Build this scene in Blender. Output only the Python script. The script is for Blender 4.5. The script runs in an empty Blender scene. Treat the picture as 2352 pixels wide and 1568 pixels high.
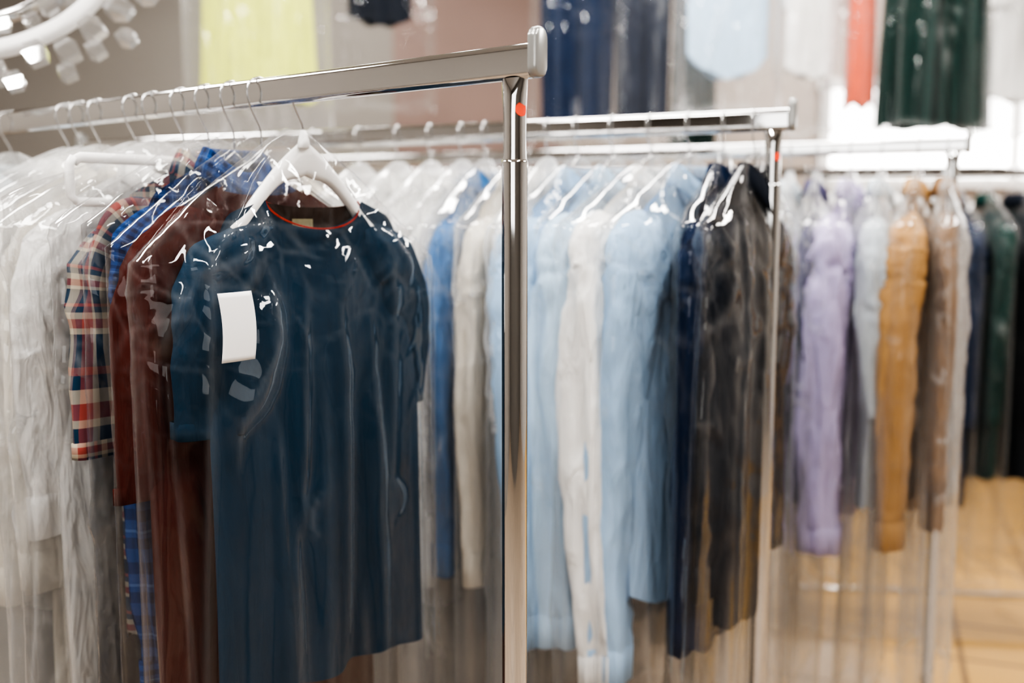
import bpy, math, random
import numpy as np
from mathutils import Vector, Matrix, noise
R = random.Random(11)
SC = bpy.context.scene
COL = SC.collection
RAILZ = 1.68
CAMZ = 1.48

# ---------------------------------------------------------------- materials
def nt(name):
    m = bpy.data.materials.new(name); m.use_nodes = True
    t = m.node_tree; t.nodes.clear()
    out = t.nodes.new('ShaderNodeOutputMaterial')
    return m, t, out
def N(t, typ, **kw):
    n = t.nodes.new(typ)
    for k, v in kw.items(): setattr(n, k, v)
    return n
def L(t, a, b): t.links.new(a, b)
def c4(c): return (c[0], c[1], c[2], 1.0)

def solid(name, col, rough=0.6, metal=0.0, var=0.08, scale=6.0, bump=0.0, bscale=40, spec=0.5, emit=None, es=0):
    m, t, out = nt(name)
    p = N(t, 'ShaderNodeBsdfPrincipled')
    p.inputs['Roughness'].default_value = rough
    p.inputs['Metallic'].default_value = metal
    p.inputs['Specular IOR Level'].default_value = spec
    tc = N(t, 'ShaderNodeTexCoord')
    nz = N(t, 'ShaderNodeTexNoise'); nz.inputs['Scale'].default_value = scale; nz.inputs['Detail'].default_value = 3
    L(t, tc.outputs['Object'], nz.inputs['Vector'])
    rp = N(t, 'ShaderNodeValToRGB')
    rp.color_ramp.elements[0].position = 0.3; rp.color_ramp.elements[1].position = 0.7
    rp.color_ramp.elements[0].color = c4([max(0, x*(1-var)) for x in col])
    rp.color_ramp.elements[1].color = c4([min(1, x*(1+var)) for x in col])
    L(t, nz.outputs['Fac'], rp.inputs['Fac'])
    L(t, rp.outputs['Color'], p.inputs['Base Color'])
    if bump:
        b = N(t, 'ShaderNodeTexNoise'); b.inputs['Scale'].default_value = bscale; b.inputs['Detail'].default_value = 4
        L(t, tc.outputs['Object'], b.inputs['Vector'])
        bp = N(t, 'ShaderNodeBump'); bp.inputs['Strength'].default_value = bump; bp.inputs['Distance'].default_value = 0.01
        L(t, b.outputs['Fac'], bp.inputs['Height']); L(t, bp.outputs['Normal'], p.inputs['Normal'])
    if emit:
        p.inputs['Emission Color'].default_value = c4(emit); p.inputs['Emission Strength'].default_value = es
    L(t, p.outputs[0], out.inputs[0])
    return m

_fab = {}
def fabric(name, col, bump=0.7, sheen=0.0):
    if name in _fab: return _fab[name]
    m, t, out = nt('fabric_' + name)
    p = N(t, 'ShaderNodeBsdfPrincipled')
    p.inputs['Roughness'].default_value = 0.95
    p.inputs['Specular IOR Level'].default_value = 0.05
    tc = N(t, 'ShaderNodeTexCoord')
    mp = N(t, 'ShaderNodeMapping'); mp.inputs['Scale'].default_value = (24, 24, 5); mp.inputs['Rotation'].default_value = (0.15, 0.2, 0)
    L(t, tc.outputs['Object'], mp.inputs[0])
    nz = N(t, 'ShaderNodeTexNoise'); nz.inputs['Scale'].default_value = 1.2; nz.inputs['Detail'].default_value = 4
    nz.inputs['Distortion'].default_value = 1.0
    L(t, mp.outputs[0], nz.inputs['Vector'])
    rp = N(t, 'ShaderNodeValToRGB')
    rp.color_ramp.elements[0].position = 0.3; rp.color_ramp.elements[1].position = 0.7
    rp.color_ramp.elements[0].color = c4([x*0.90 for x in col]); rp.color_ramp.elements[1].color = c4([min(1, x*1.06) for x in col])
    L(t, nz.outputs['Fac'], rp.inputs['Fac']); L(t, rp.outputs['Color'], p.inputs['Base Color'])
    b = N(t, 'ShaderNodeBump'); b.inputs['Strength'].default_value = bump; b.inputs['Distance'].default_value = 0.03
    L(t, nz.outputs['Fac'], b.inputs['Height']); L(t, b.outputs['Normal'], p.inputs['Normal'])
    L(t, p.outputs[0], out.inputs[0])
    _fab[name] = m
    return m

def plaid(name, stops_u, stops_v, period=0.075):
    m, t, out = nt('fabric_' + name)
    p = N(t, 'ShaderNodeBsdfPrincipled'); p.inputs['Roughness'].default_value = 0.95; p.inputs['Specular IOR Level'].default_value = 0.05
    uv = N(t, 'ShaderNodeUVMap'); uv.uv_map = 'UVMap'
    sp = N(t, 'ShaderNodeSeparateXYZ'); L(t, uv.outputs[0], sp.inputs[0])
    outs = []
    for ax, st in ((0, stops_u), (1, stops_v)):
        mu = N(t, 'ShaderNodeMath', operation='MULTIPLY'); mu.inputs[1].default_value = 1/period
        L(t, sp.outputs[ax], mu.inputs[0])
        fr = N(t, 'ShaderNodeMath', operation='FRACT'); L(t, mu.outputs[0], fr.inputs[0])
        rp = N(t, 'ShaderNodeValToRGB'); cr = rp.color_ramp; cr.interpolation = 'CONSTANT'
        cr.elements[0].position = 0; cr.elements[0].color = c4(st[0][1])
        cr.elements[1].position = st[1][0]; cr.elements[1].color = c4(st[1][1])
        for pos, c in st[2:]:
            e = cr.elements.new(pos); e.color = c4(c)
        L(t, fr.outputs[0], rp.inputs['Fac']); outs.append(rp.outputs['Color'])
    mx = N(t, 'ShaderNodeMix'); mx.data_type = 'RGBA'; mx.inputs[0].default_value = 0.5
    L(t, outs[0], mx.inputs[6]); L(t, outs[1], mx.inputs[7])
    L(t, mx.outputs[2], p.inputs['Base Color'])
    L(t, p.outputs[0], out.inputs[0])
    return m

def plastic(name, milky=0.05, base=0.045, edge=0.5, rough=0.10, tint=(0.985, 0.985, 0.985), crease=0.3, white=(0.95, 0.95, 0.95), emilk=0.25, power=2.5):
    """thin polythene film: see-through, whiter along creases (doubled, stressed film) and more mirror-like at grazing angles"""
    m, t, out = nt('plastic_' + name)
    lw = N(t, 'ShaderNodeLayerWeight'); lw.inputs['Blend'].default_value = 0.5
    pw = N(t, 'ShaderNodeMath', operation='POWER'); pw.inputs[1].default_value = power; L(t, lw.outputs['Facing'], pw.inputs[0])
    tr = N(t, 'ShaderNodeBsdfTransparent'); tr.inputs[0].default_value = c4(tint)
    df = N(t, 'ShaderNodeBsdfDiffuse'); df.inputs[0].default_value = c4(white)
    tl = N(t, 'ShaderNodeBsdfTranslucent'); tl.inputs[0].default_value = c4(white)
    mm = N(t, 'ShaderNodeMixShader'); mm.inputs[0].default_value = 0.4; L(t, df.outputs[0], mm.inputs[1]); L(t, tl.outputs[0], mm.inputs[2])
    k1 = N(t, 'ShaderNodeMath', operation='MULTIPLY_ADD'); k1.inputs[1].default_value = emilk; k1.inputs[2].default_value = milky; L(t, pw.outputs[0], k1.inputs[0])
    at = N(t, 'ShaderNodeAttribute'); at.attribute_name = 'crease'
    k3 = N(t, 'ShaderNodeMath', operation='MULTIPLY_ADD'); k3.inputs[1].default_value = crease; k3.use_clamp = True
    L(t, at.outputs['Fac'], k3.inputs[0]); L(t, k1.outputs[0], k3.inputs[2])
    m1 = N(t, 'ShaderNodeMixShader'); L(t, k3.outputs[0], m1.inputs[0]); L(t, tr.outputs[0], m1.inputs[1]); L(t, mm.outputs[0], m1.inputs[2])
    gl = N(t, 'ShaderNodeBsdfGlossy'); gl.inputs['Roughness'].default_value = rough
    k2 = N(t, 'ShaderNodeMath', operation='MULTIPLY_ADD'); k2.inputs[1].default_value = edge; k2.inputs[2].default_value = base; L(t, pw.outputs[0], k2.inputs[0])
    m2 = N(t, 'ShaderNodeMixShader'); L(t, k2.outputs[0], m2.inputs[0]); L(t, m1.outputs[0], m2.inputs[1]); L(t, gl.outputs[0], m2.inputs[2])
    L(t, m2.outputs[0], out.inputs[0])
    return m

CHROME = solid('chrome', (0.74, 0.74, 0.74), rough=0.05, metal=1.0, var=0.02)
WIRE = solid('hanger_wire', (0.66, 0.66, 0.66), rough=0.25, metal=1.0, var=0.02)
HWHITE = solid('hanger_white_plastic', (0.86, 0.85, 0.84), rough=0.4, var=0.02)
CAPM = solid('end_cap_grey_plastic', (0.36, 0.36, 0.35), rough=0.28, metal=0.5, var=0.03)
RED = solid('red_sticker', (0.85, 0.06, 0.015), rough=0.5, var=0.02)
RUBBER = solid('caster_rubber', (0.03, 0.03, 0.03), rough=0.6)
PAPER = solid('tag_paper', (0.86, 0.85, 0.85), rough=0.7, var=0.02)
PB_FRONT = plastic('front_film', milky=0.002, base=0.028, edge=0.5, rough=0.04, emilk=0.08, crease=0.11)
PB_CLEAR = plastic('clear_film', milky=0.010, base=0.040, edge=0.5, rough=0.05, emilk=0.18, crease=0.28)
PB_LEFT = plastic('crinkled_film', milky=0.07, base=0.07, edge=0.5, rough=0.06, emilk=0.32, crease=0.5)
PB_MID = plastic('cloudy_film', milky=0.06, base=0.05, edge=0.45, rough=0.09, emilk=0.3, crease=0.4)
PB_MILK = plastic('milky_film', milky=0.22, base=0.05, edge=0.4, rough=0.12, emilk=0.4, crease=0.4)

# ---------------------------------------------------------------- mesh helpers
def obj(name, verts, faces, mat, parent=None, smooth=True, uv=None, attr=None):
    me = bpy.data.meshes.new(name)
    me.from_pydata([tuple(map(float, v)) for v in verts], [], faces)
    if uv is not None:
        ul = me.uv_layers.new(name='UVMap')
        li = np.empty(len(me.loops), dtype=np.int32); me.loops.foreach_get('vertex_index', li)
        ul.data.foreach_set('uv', np.asarray(uv, dtype=np.float32)[li].ravel())
    if attr is not None:
        a = me.attributes.new('crease', 'FLOAT', 'POINT'); a.data.foreach_set('value', np.asarray(attr, dtype=np.float32))
    if smooth:
        me.polygons.foreach_set('use_smooth', [True]*len(me.polygons))
    me.materials.append(mat)
    o = bpy.data.objects.new(name, me); COL.objects.link(o)
    if parent: o.parent = parent
    me.update()
    return o
def empty(name, loc=(0, 0, 0), rz=0.0, label=None, cat=None, group=None):
    e = bpy.data.objects.new(name, None); e.empty_display_size = 0.05
    e.location = loc; e.rotation_euler = (0, 0, rz); COL.objects.link(e)
    meta(e, label, cat, group); return e
def meta(o, label=None, cat=None, group=None, kind=None):
    if label: o['label'] = label
    if cat: o['category'] = cat
    if group: o['group'] = group
    if kind: o['kind'] = kind
def gridfaces(nu, nv, closed_u=False, off=0, flip=False):
    f = []
    mu = nu if closed_u else nu-1
    for j in range(nv-1):
        for i in range(mu):
            a = off+j*nu+i; b = off+j*nu+(i+1) % nu; c = off+(j+1)*nu+(i+1) % nu; d = off+(j+1)*nu+i
            f.append((a, d, c, b) if flip else (a, b, c, d))
    return f
def sweep(pts, rad, nseg=10, B=None, cap=True):
    pts = [Vector(p) for p in pts]; vs = []; n = len(pts)
    prevN = None
    for k, p in enumerate(pts):
        T = (pts[min(k+1, n-1)]-pts[max(k-1, 0)])
        if T.length < 1e-9: T = Vector((0, 0, 1))
        T.normalize()
        if B is not None:
            Bv = Vector(B); Nn = Bv.cross(T)
            if Nn.length < 1e-4: Nn = T.orthogonal()
            Nn.normalize(); Bb = T.cross(Nn)
        else:
            if prevN is None: Nn = T.orthogonal().normalized()
            else:
                Nn = prevN - T*prevN.dot(T); Nn.normalize()
            Bb = T.cross(Nn)
        prevN = Nn
        a, b = rad[k] if isinstance(rad, list) else rad
        for s in range(nseg):
            an = 2*math.pi*s/nseg
            vs.append(p+Nn*a*math.cos(an)+Bb*b*math.sin(an))
    fs = gridfaces(nseg, n, True)
    if cap:
        fs.append(tuple(range(nseg))[::-1]); fs.append(tuple(range((n-1)*nseg, n*nseg)))
    return vs, fs
def join_geo(*geos):
    V = []; F = []
    for v, f in geos:
        o = len(V); V += list(v); F += [tuple(i+o for i in x) for x in f]
    return V, F
def box(cx, cy, cz, sx, sy, sz):
    v = [(cx+x*sx/2, cy+y*sy/2, cz+z*sz/2) for x in (-1, 1) for y in (-1, 1) for z in (-1, 1)]
    f = [(0, 1, 3, 2), (4, 6, 7, 5), (0, 4, 5, 1), (2, 3, 7, 6), (0, 2, 6, 4), (1, 5, 7, 3)]
    return v, f
def rrect(w, h, r, n=5):
    pts = []
    for cx, cy, a0 in ((w/2-r, h/2-r, 0), (-w/2+r, h/2-r, 90), (-w/2+r, -h/2+r, 180), (w/2-r, -h/2+r, 270)):
        for k in range(n+1):
            a = math.radians(a0+90*k/n); pts.append((cx+r*math.cos(a), cy+r*math.sin(a)))
    return pts
def smooth01(x): x = np.clip(x, 0, 1); return x*x*(3-2*x)

# ---------------------------------------------------------------- rack
def build_rack(P0, d, length, label, sticker=False, rail_h=0.042, lower=False):
    rz = math.atan2(d[1], d[0])
    e = empty('garment_rack', (P0[0], P0[1], 0), rz, label, 'clothes rack', 'chrome garment racks')
    prof = rrect(0.020, rail_h, 0.0090, 9)
    n = len(prof); vs = []
    for x in (0, 0.002, length-0.002, length):
        for (py, pz) in prof: vs.append((x, py, RAILZ+pz))
    fs = gridfaces(n, 4, True)+[tuple(range(n)), tuple(range(3*n, 4*n))[::-1]]
    o = obj('top_rail', vs, fs, CHROME, e); o['label'] = 'chrome rectangular hanging rail'
    for px, sgn in ((0.0, -1), (length, 1)):
        pr = rrect(0.027, 0.060, 0.0134, 9); vs = []
        for dx, sc in ((0.0, 0.94), (0.0015, 1), (0.008, 1), (0.011, 0.93), (0.0125, 0.8)):
            for k, (py, pz) in enumerate(pr):
                nt_ = 1.0 - (0.08 if (k % 10) == 3 else 0)
                vs.append((px+sgn*dx, py*sc*nt_, RAILZ+0.009+pz*(0.5+0.5*sc)))
        n = len(pr)
        o = obj('end_cap', vs, gridfaces(n, 5, True)+[tuple(range(4*n, 5*n)), tuple(range(n))], CAPM, e)
        o['label'] = 'grey rounded end cap'
        qx = px-sgn*0.028
        zt = RAILZ-rail_h/2
        st = [(zt+0.002, .0180, .010), (zt-0.006, .0172, .0125), (zt-0.02, .0155, .0145), (zt-0.04, .0142, .0142), (zt-0.085, .0142, .0142), (zt-0.098, .0150, .0150), (zt-0.1, .0150, .0150)]
        vs = []; ns = 40
        for z, a, b in st:
            for k in range(ns):
                t = 2*math.pi*k/ns; vs.append((qx+a*math.cos(t), b*math.sin(t), z))
        obj('post_insert', vs, gridfaces(ns, len(st), True), CHROME, e)
        st = [(zt-0.096, .0145), (zt-0.096, .0162), (zt-0.1, .0166), (zt-0.106, .0163), (0.135, .0163)]
        vs = []
        for z, a in st:
            for k in range(ns):
                t = 2*math.pi*k/ns; vs.append((qx+a*math.cos(t), a*math.sin(t), z))
        obj('post', vs, gridfaces(ns, len(st), True), CHROME, e)
        v1 = [(qx+x, y, 0.115+z) for y in (-0.28, 0.28) for (x, z) in rrect(0.028, 0.04, 0.006)]
        nn = len(v1)//2
        obj('foot_bar', v1, gridfaces(nn, 2, True)+[tuple(range(nn)), tuple(range(nn, 2*nn))], CHROME, e)
        for yy in (-0.25, 0.25):
            c = obj('caster', *join_geo(sweep([(qx-0.012, yy, 0.04), (qx+0.012, yy, 0.04)], (0.038, 0.038), 24)), RUBBER, e)
            obj('caster_fork', *join_geo(box(qx-0.017, yy, 0.065, 0.003, 0.03, 0.06), box(qx+0.017, yy, 0.065, 0.003, 0.03, 0.06), box(qx, yy, 0.094, 0.037, 0.03, 0.004)), CHROME, c, smooth=False)
    if lower: obj('lower_rail', *sweep([(0.03, 0, 0.125), (length-0.03, 0, 0.125)], (0.012, 0.012), 16), CHROME, e)
    if sticker is not False:
        ang0 = sticker[0]-rz; z0 = sticker[1]; rr = sticker[2]; cr = sticker[3]; vs = [(0.028+(cr+.0006)*math.cos(ang0), (cr+.0006)*math.sin(ang0), z0)]
        for r in (0.5, 1.0):
            for k in range(28):
                t = 2*math.pi*k/28
                a = ang0+rr*r*math.cos(t)/cr
                vs.append((0.028+(cr+.0006)*math.cos(a), (cr+.0006)*math.sin(a), z0+rr*r*math.sin(t)))
        fs = [(0, 1+k, 1+(k+1) % 28) for k in range(28)]+[(1+k, 29+k, 29+(k+1) % 28, 1+(k+1) % 28) for k in range(28)]
        o = obj('sticker', vs, fs, RED, e); o['label'] = 'round red sticker on the post'
    return dict(P0=P0, d=d, len=length, rz=rz)

# ---------------------------------------------------------------- hanger
def hanger(parent_loc, rz, style='wire', label=None, group=None, hook_turn=0.0, W=0.16):
    e = empty('clothes_hanger', parent_loc, rz, label or 'thin metal wire clothes hanger hooked over a rail', 'hanger', group)
    pts = []
    cz = 0.067; r = 0.0235
    for a in range(-35, 196, 15):
        t = math.radians(a); pts.append(Vector((r*math.cos(t), 0, cz+r*math.sin(t))))
    pts += [Vector((-0.018, 0, 0.045)), Vector((-0.009, 0, 0.03)), Vector((-0.002, 0, 0.018)), Vector((0, 0, 0.008)), Vector((0, 0, -0.012))]
    v, f = sweep(pts, (0.0015, 0.0015), 8, B=(0, 1, 0))
    o = obj('hook', v, f, WIRE, e); o.rotation_euler = (0, 0, hook_turn)
    if style == 'wire':
        k = W/0.2
        p = [(0, 0, -0.016), (0.03*k, 0, -0.034), (0.19*k, 0, -0.108), (0.2*k, 0, -0.116), (0.19*k, 0, -0.122), (-0.19*k, 0, -0.122), (-0.2*k, 0, -0.116), (-0.19*k, 0, -0.108), (-0.03*k, 0, -0.034), (0, 0, -0.016)]
        obj('hanger_body', *sweep(p, (0.0014, 0.0014), 6, B=(0, 1, 0)), WIRE, e)
    elif style == 'plastic':
        vs = []; n = 61
        prof = [(0.0, 1.0), (0.006, 0.93), (0.0085, 0.7), (0.0085, 0.2), (0.006, 0.04), (0.0, 0.0), (-0.006, 0.04), (-0.0085, 0.2), (-0.0085, 0.7), (-0.006, 0.93)]
        for k in range(n):
            x = -W+2*W*k/(n-1); ax = abs(x)
            ztop = -0.004-0.100*min(1, (ax/0.10))**1.25-max(0, ax-0.10)*0.90
            hgt = 0.024+0.028*math.exp(-(ax/0.035)**2)
            if ax > W*0.94: hgt *= 0.7
            for (y, f_) in prof: vs.append((x, y*1.1, ztop-hgt*(1-f_)))
        np_ = len(prof)
        geo = (vs, gridfaces(np_, n, True)+[tuple(range(np_)), tuple(range((n-1)*np_, n*np_))])
        g2 = sweep([(0, 0, 0.010), (0, 0, -0.004), (0, 0, -0.016)], [(0.004, 0.004), (0.011, 0.008), (0.025, 0.009)], 14)
        obj('hanger_body', *join_geo(geo, g2), HWHITE, e)
    else:
        geo = []
        geo.append(sweep([(-W, 0, -0.035), (-W+.01, 0, -0.029), (-0.02, 0, -0.027), (0, 0, -0.012), (0.02, 0, -0.027), (W-.01, 0, -0.029), (W, 0, -0.035)], (0.008, 0.006), 10, B=(0, 1, 0)))
        for s in (-1, 1):
            geo.append(sweep([(s*W, 0, -0.03), (s*(W+.008), 0, -0.04), (s*(W+.008), 0, -0.085), (s*(W-.002), 0, -0.094), (s*(W-.05), 0, -0.094), (s*(W-.056), 0, -0.088)], (0.007, 0.006), 10, B=(0, 1, 0)))
        obj('hanger_body', *join_geo(*geo), HWHITE, e)
    return e

# ---------------------------------------------------------------- garments
def foldfield(rng, n=7, kmin=14, kmax=60):
    P = [(rng.uniform(kmin, kmax), rng.uniform(0, 6.28), rng.uniform(-4, 4), rng.uniform(0.4, 1)) for _ in range(n)]
    s = sum(p[3] for p in P)
    def F(x, z):
        r = 0
        for k, ph, dr, a in P:
            sn = np.sin(k*x+ph+dr*z+0.5*np.sin(5*z+ph))
            r = r + a*(sn*0.6+0.7*(0.5-np.abs(np.sin(0.5*(k*x+ph+dr*z)))))*(34/(k+10))
        return r/s
    return F

def shirt(loc, rz, mat, name='shirt', rng=None, hw=0.175, body=0.19, length=0.70, neck=0.062, fdrop=0.05, bdrop=0.012,
          sleeve=0.58, sl_w=0.055, sl_end=0.040, dep=0.028, fold=0.036, collar=True, cuff=True, placket=False, rib=None,
          label='', cat='shirt', group=None, hem_curve=0.03, hi=False, z0=-0.022, slope=0.55, sl_b=0.032, sl_out=0.0, bend=0.02, inner=None, quilt=False, lim=0.040, wr=0.7):
    rng = rng or random.Random(R.random())
    e = empty(name, loc, rz, label, cat, group)
    nu, nv = (150, 100) if hi else (64, 44)
    F = foldfield(rng, 8, 20, 90); F2 = foldfield(rng, 5, 8, 30)
    def zsh(x): return z0-slope*np.maximum(np.abs(x)-0.02, 0)**1.05
    I = np.linspace(-1, 1, nu); I = np.sign(I)*np.abs(I)**0.9
    J = np.linspace(0, 1, nv)
    ii, jj = np.meshgrid(I, J)
    V = []; UV = []; FA = []
    def ysurf(x, z, ii, zt, side):
        thick = np.sqrt(np.clip(1-np.abs(ii)**3, 0, 1))*(0.008+(dep-0.008)*smooth01((zt-z)/0.22))
        amp = fold*smooth01((zt-z)/0.30)
        y = side*thick + amp*F(x, z)*0.8 + side*0.35*amp*F2(x*1.7+side, z)*np.sqrt(np.clip(1-ii**2, 0, 1))
        return lim*np.tanh(y/lim)
    for side in (-1, 1):
        xs = ii*hw
        ax = np.abs(xs)
        drop = fdrop if side < 0 else bdrop
        zt = np.where(ax < neck, zsh(neck)-drop*np.sqrt(np.clip(1-(ax/neck)**2, 0, 1)), zsh(xs))
        zb = -length - hem_curve*(1-ii**2)*1.0 + 0.006*np.sin(9*ii+side)*(0 if hem_curve == 0 else 1)
        z = zt+(zb-zt)*jj
        x = ii*(hw+(body-hw)*smooth01(jj*2.2)) + 0.006*F2(z*0+ii*0.1, z*2)
        z = z-0.02*np.clip((np.abs(ii)-0.85)/0.15, 0, 1)**2*(1-jj)
        y = ysurf(x, z, ii, zt, side)
        off = len(V)
        V += list(zip(x.ravel(), y.ravel(), z.ravel()))
        UV += list(zip(x.ravel(), z.ravel()))
        FA += gridfaces(nu, nv, False, off, flip=(side > 0))
    obj('garment_body', V, FA, mat, e, uv=UV)
    if sleeve > 0:
        for s in (-1, 1):
            zs = float(zsh(hw))
            ph = rng.uniform(0, 6.28); sw = rng.uniform(-0.025, 0.02)
            n = 60 if hi else 44; nsg = 52 if hi else 30
            Ltot = sleeve*rng.uniform(0.96, 1.02) if not hi else sleeve
            ctrl = [(hw-0.075, zs-0.048), (hw-0.02, zs-0.068), (hw+0.004+sl_out*.3, zs-0.12), (hw+0.006+sl_out*.7, zs-0.2), (hw+0.004+sw*.3+sl_out, zs-Ltot*0.6), (hw-0.008+sw+sl_out, zs-Ltot)]
            if Ltot < 0.45: ctrl = [(hw-0.075, zs-0.048), (hw-0.02, zs-0.066), (hw+0.004+sl_out*.4, zs-0.11), (hw+0.006+sl_out*.8, zs-0.18), (hw+0.006+sl_out, zs-Ltot)]
            C = [Vector((c[0]*1.0, 0, c[1])) for c in ctrl]
            def cat_(t):
                m = len(C)-1; k = min(int(t*m), m-1); f = t*m-k
                p0 = C[max(k-1, 0)]; p1 = C[k]; p2 = C[k+1]; p3 = C[min(k+2, m)]
                return 0.5*((2*p1)+(-p0+p2)*f+(2*p0-5*p1+4*p2-p3)*f*f+(-p0+3*p1-3*p2+p3)*f**3)
            yb = rng.uniform(-bend, bend); wob = rng.uniform(0.004, 0.010)
            vs = []; uvs = []
            for k in range(n):
                t = k/(n-1); p = cat_(t); T = (cat_(min(1, t+0.02))-cat_(max(0, t-0.02))).normalized()
                Nn = Vector((-T.z, 0, T.x))
                if Nn.x < 0: Nn = -Nn
                a = 0.052+(sl_w-0.052)*smooth01(t*3) if t < 0.34 else sl_w+(sl_end-sl_w)*((t-0.34)/0.66)
                a = float(a); bb = float(0.012+(sl_b-0.012)*smooth01(t*3.5))*(1-0.25*max(0, t-.4)/.6 if Ltot > .45 else 1)
                if quilt:
                    q_ = abs(math.sin(t*Ltot/0.045*math.pi))**.6; a += 0.012*q_-.005; bb += 0.012*q_-.005
                    tp = 1-0.35*max(0, t-.55)/.45; a *= tp; bb *= tp
                for q in range(nsg):
                    an = 2*math.pi*q/nsg
                    rip = 1+0.15*math.sin(3*an+ph+5*t)*min(1, t*3)*min(1, wr)+0.07*math.sin(5*an-ph*2+9*t)
                    cu = math.copysign(abs(math.cos(an))**0.8, math.cos(an))
                    u = cu*a*rip; w_ = math.sin(an)*bb*rip
                    dgl = t*Ltot
                    rn = (0.35-abs(noise.noise(Vector((u*16+ph+dgl*6, w_*20, dgl*9+u*8)))))*0.030*wr*min(1, t*4)
                    rn += (0.3-abs(noise.noise(Vector((u*30+ph, w_*30+4, dgl*20-u*14)))))*0.020*wr*min(1, t*4)
                    d_ = Nn*math.cos(an)+Vector((0, math.sin(an), 0))
                    v = p+Nn*u+Vector((0, w_+yb*t*t*1.5+wob*math.sin(t*9+ph)*t, 0))+d_*rn*0.8
                    L_ = lim*1.15
                    vs.append((v.x*s, L_*math.tanh(v.y/L_), v.z)); uvs.append((an/6.283*0.22, -t*Ltot))
            so = obj('sleeve', vs, gridfaces(nsg, n, True, flip=(s < 0)), mat, e, uv=uvs)
            if cuff and Ltot > 0.4:
                base = (n-1)*nsg; vs2 = []; u2 = []
                cx = sum(vs[base+q][0] for q in range(nsg))/nsg; cy = sum(vs[base+q][1] for q in range(nsg))/nsg
                for kz, sc in ((0.014, 0.99), (0.012, 1.04), (-0.055, 1.01), (-0.056, 0.97), (-0.03, 0.94)):
                    for q in range(nsg):
                        a_, b_, c_ = vs[base+q]
                        vs2.append((cx+(a_-cx)*sc, cy+(b_-cy)*sc, c_+kz)); u2.append((q/nsg*0.2, kz))
                obj('cuff', vs2, gridfaces(nsg, 5, True), mat, so, uv=u2)
            elif not cuff and hi:
                base = (n-1)*nsg; vs2 = []
                cx = sum(vs[base+q][0] for q in range(nsg))/nsg; cy = sum(vs[base+q][1] for q in range(nsg))/nsg
                for kz, sc in ((0.022, 1.015), (0.021, 1.03), (-0.002, 1.03), (-0.003, 1.0), (0.02, 0.97)):
                    for q in range(nsg):
                        a_, b_, c_ = vs[base+q]; vs2.append((cx+(a_-cx)*sc, cy+(b_-cy)*sc, c_+kz))
                obj('sleeve_hem', vs2, gridfaces(nsg, 5, True), mat, so, uv=[(v[0], v[2]) for v in vs2])
    zn = float(zsh(neck))
    if inner:
        vs = []; n = 40
        for j in range(10):
            for i in range(n):
                u = -1+2*i/(n-1); x = u*neck*1.05
                zt = zn-bdrop*math.sqrt(max(0, 1-min(1, abs(u)*1.0)**2))
                vs.append((x, 0.004+(0.006)*min(1, j/4), zt+0.001-j*0.013))
        o = obj('inside_yoke', vs, gridfaces(n, 10), inner, e); o['label'] = 'dark brown inner back of the neck'
        vs = [(x-0.02, -0.002+0.0005*abs(x)*60, zn-bdrop-0.016-z) for z in (0, 0.010, 0.020) for x in (-0.018, -0.009, 0, 0.009, 0.018)]
        o = obj('neck_label', vs, gridfaces(5, 3), KHAKI, e); o['label'] = 'small khaki woven label inside the neck'
    if collar:
        n = 40; vs = []; uvs = []
        for lev, (r, dz) in enumerate(((1.0, -0.004), (0.90, 0.022), (0.86, 0.034), (0.92, 0.037), (1.12, 0.010), (1.24, -0.016))):
            for k in range(n):
                a = 2*math.pi*k/(n-1)-math.pi/2
                x = neck*0.95*math.cos(a)*r; yy = 0.026*math.sin(a)*r*1.1
                front = max(0, -math.sin(a))
                z = zn+dz*0.8-front**2*fdrop*0.75-(0.018*front**6 if lev > 3 else 0)
                vs.append((x, yy-0.004*front, z)); uvs.append((k/n*0.3, dz))
        o = obj('collar', vs, gridfaces(n, 6, False), mat, e, uv=uvs)
        md = o.modifiers.new('Solid', 'SOLIDIFY'); md.thickness = 0.0015
    if rib:
        n = 64; vs = []
        for lev, (r, dz) in enumerate(((1.005, -0.0018), (1.0, 0.0), (0.985, 0.0008), (0.98, 0.0), (0.985, -0.0015))):
            for k in range(n):
                a = 2*math.pi*k/n
                x = neck*math.cos(a)*r; sg = math.sin(a)
                dr = (fdrop if sg < 0 else bdrop)*abs(sg)
                yy = sg*(0.011+0.012*max(0, -sg)**0.5)*(r)
                vs.append((x, yy-(0.002 if sg < 0 else 0), zn-dr+dz))
        o = obj('neck_ribbing', vs, gridfaces(n, 5, True), rib, e); o['label'] = 'dark red ribbed neckband'
    if placket:
        vs = []; uvs = []; m = 40
        for k in range(m):
            z = zn-fdrop-0.01-(length-0.09)*k/(m-1)
            for x in (-0.016, -0.015, 0.015, 0.016):
                y = float(ysurf(np.array(x), np.array(z), np.array(x/body), np.array(zn-fdrop), -1))-0.003-(0 if abs(x) > .0155 else .001)
                vs.append((x, y, z)); uvs.append((x, z))
        o = obj('button_placket', vs, gridfaces(4, m), mat, e, uv=uvs)
        for k in range(7):
            q = vs[int((m-1)*(k+0.5)/7)*4+1]
            obj('button', *sweep([(0, q[1]-0.0005, q[2]), (0, q[1]-0.003, q[2])], (0.0055, 0.0055), 14), HWHITE, e)
    return e

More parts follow.
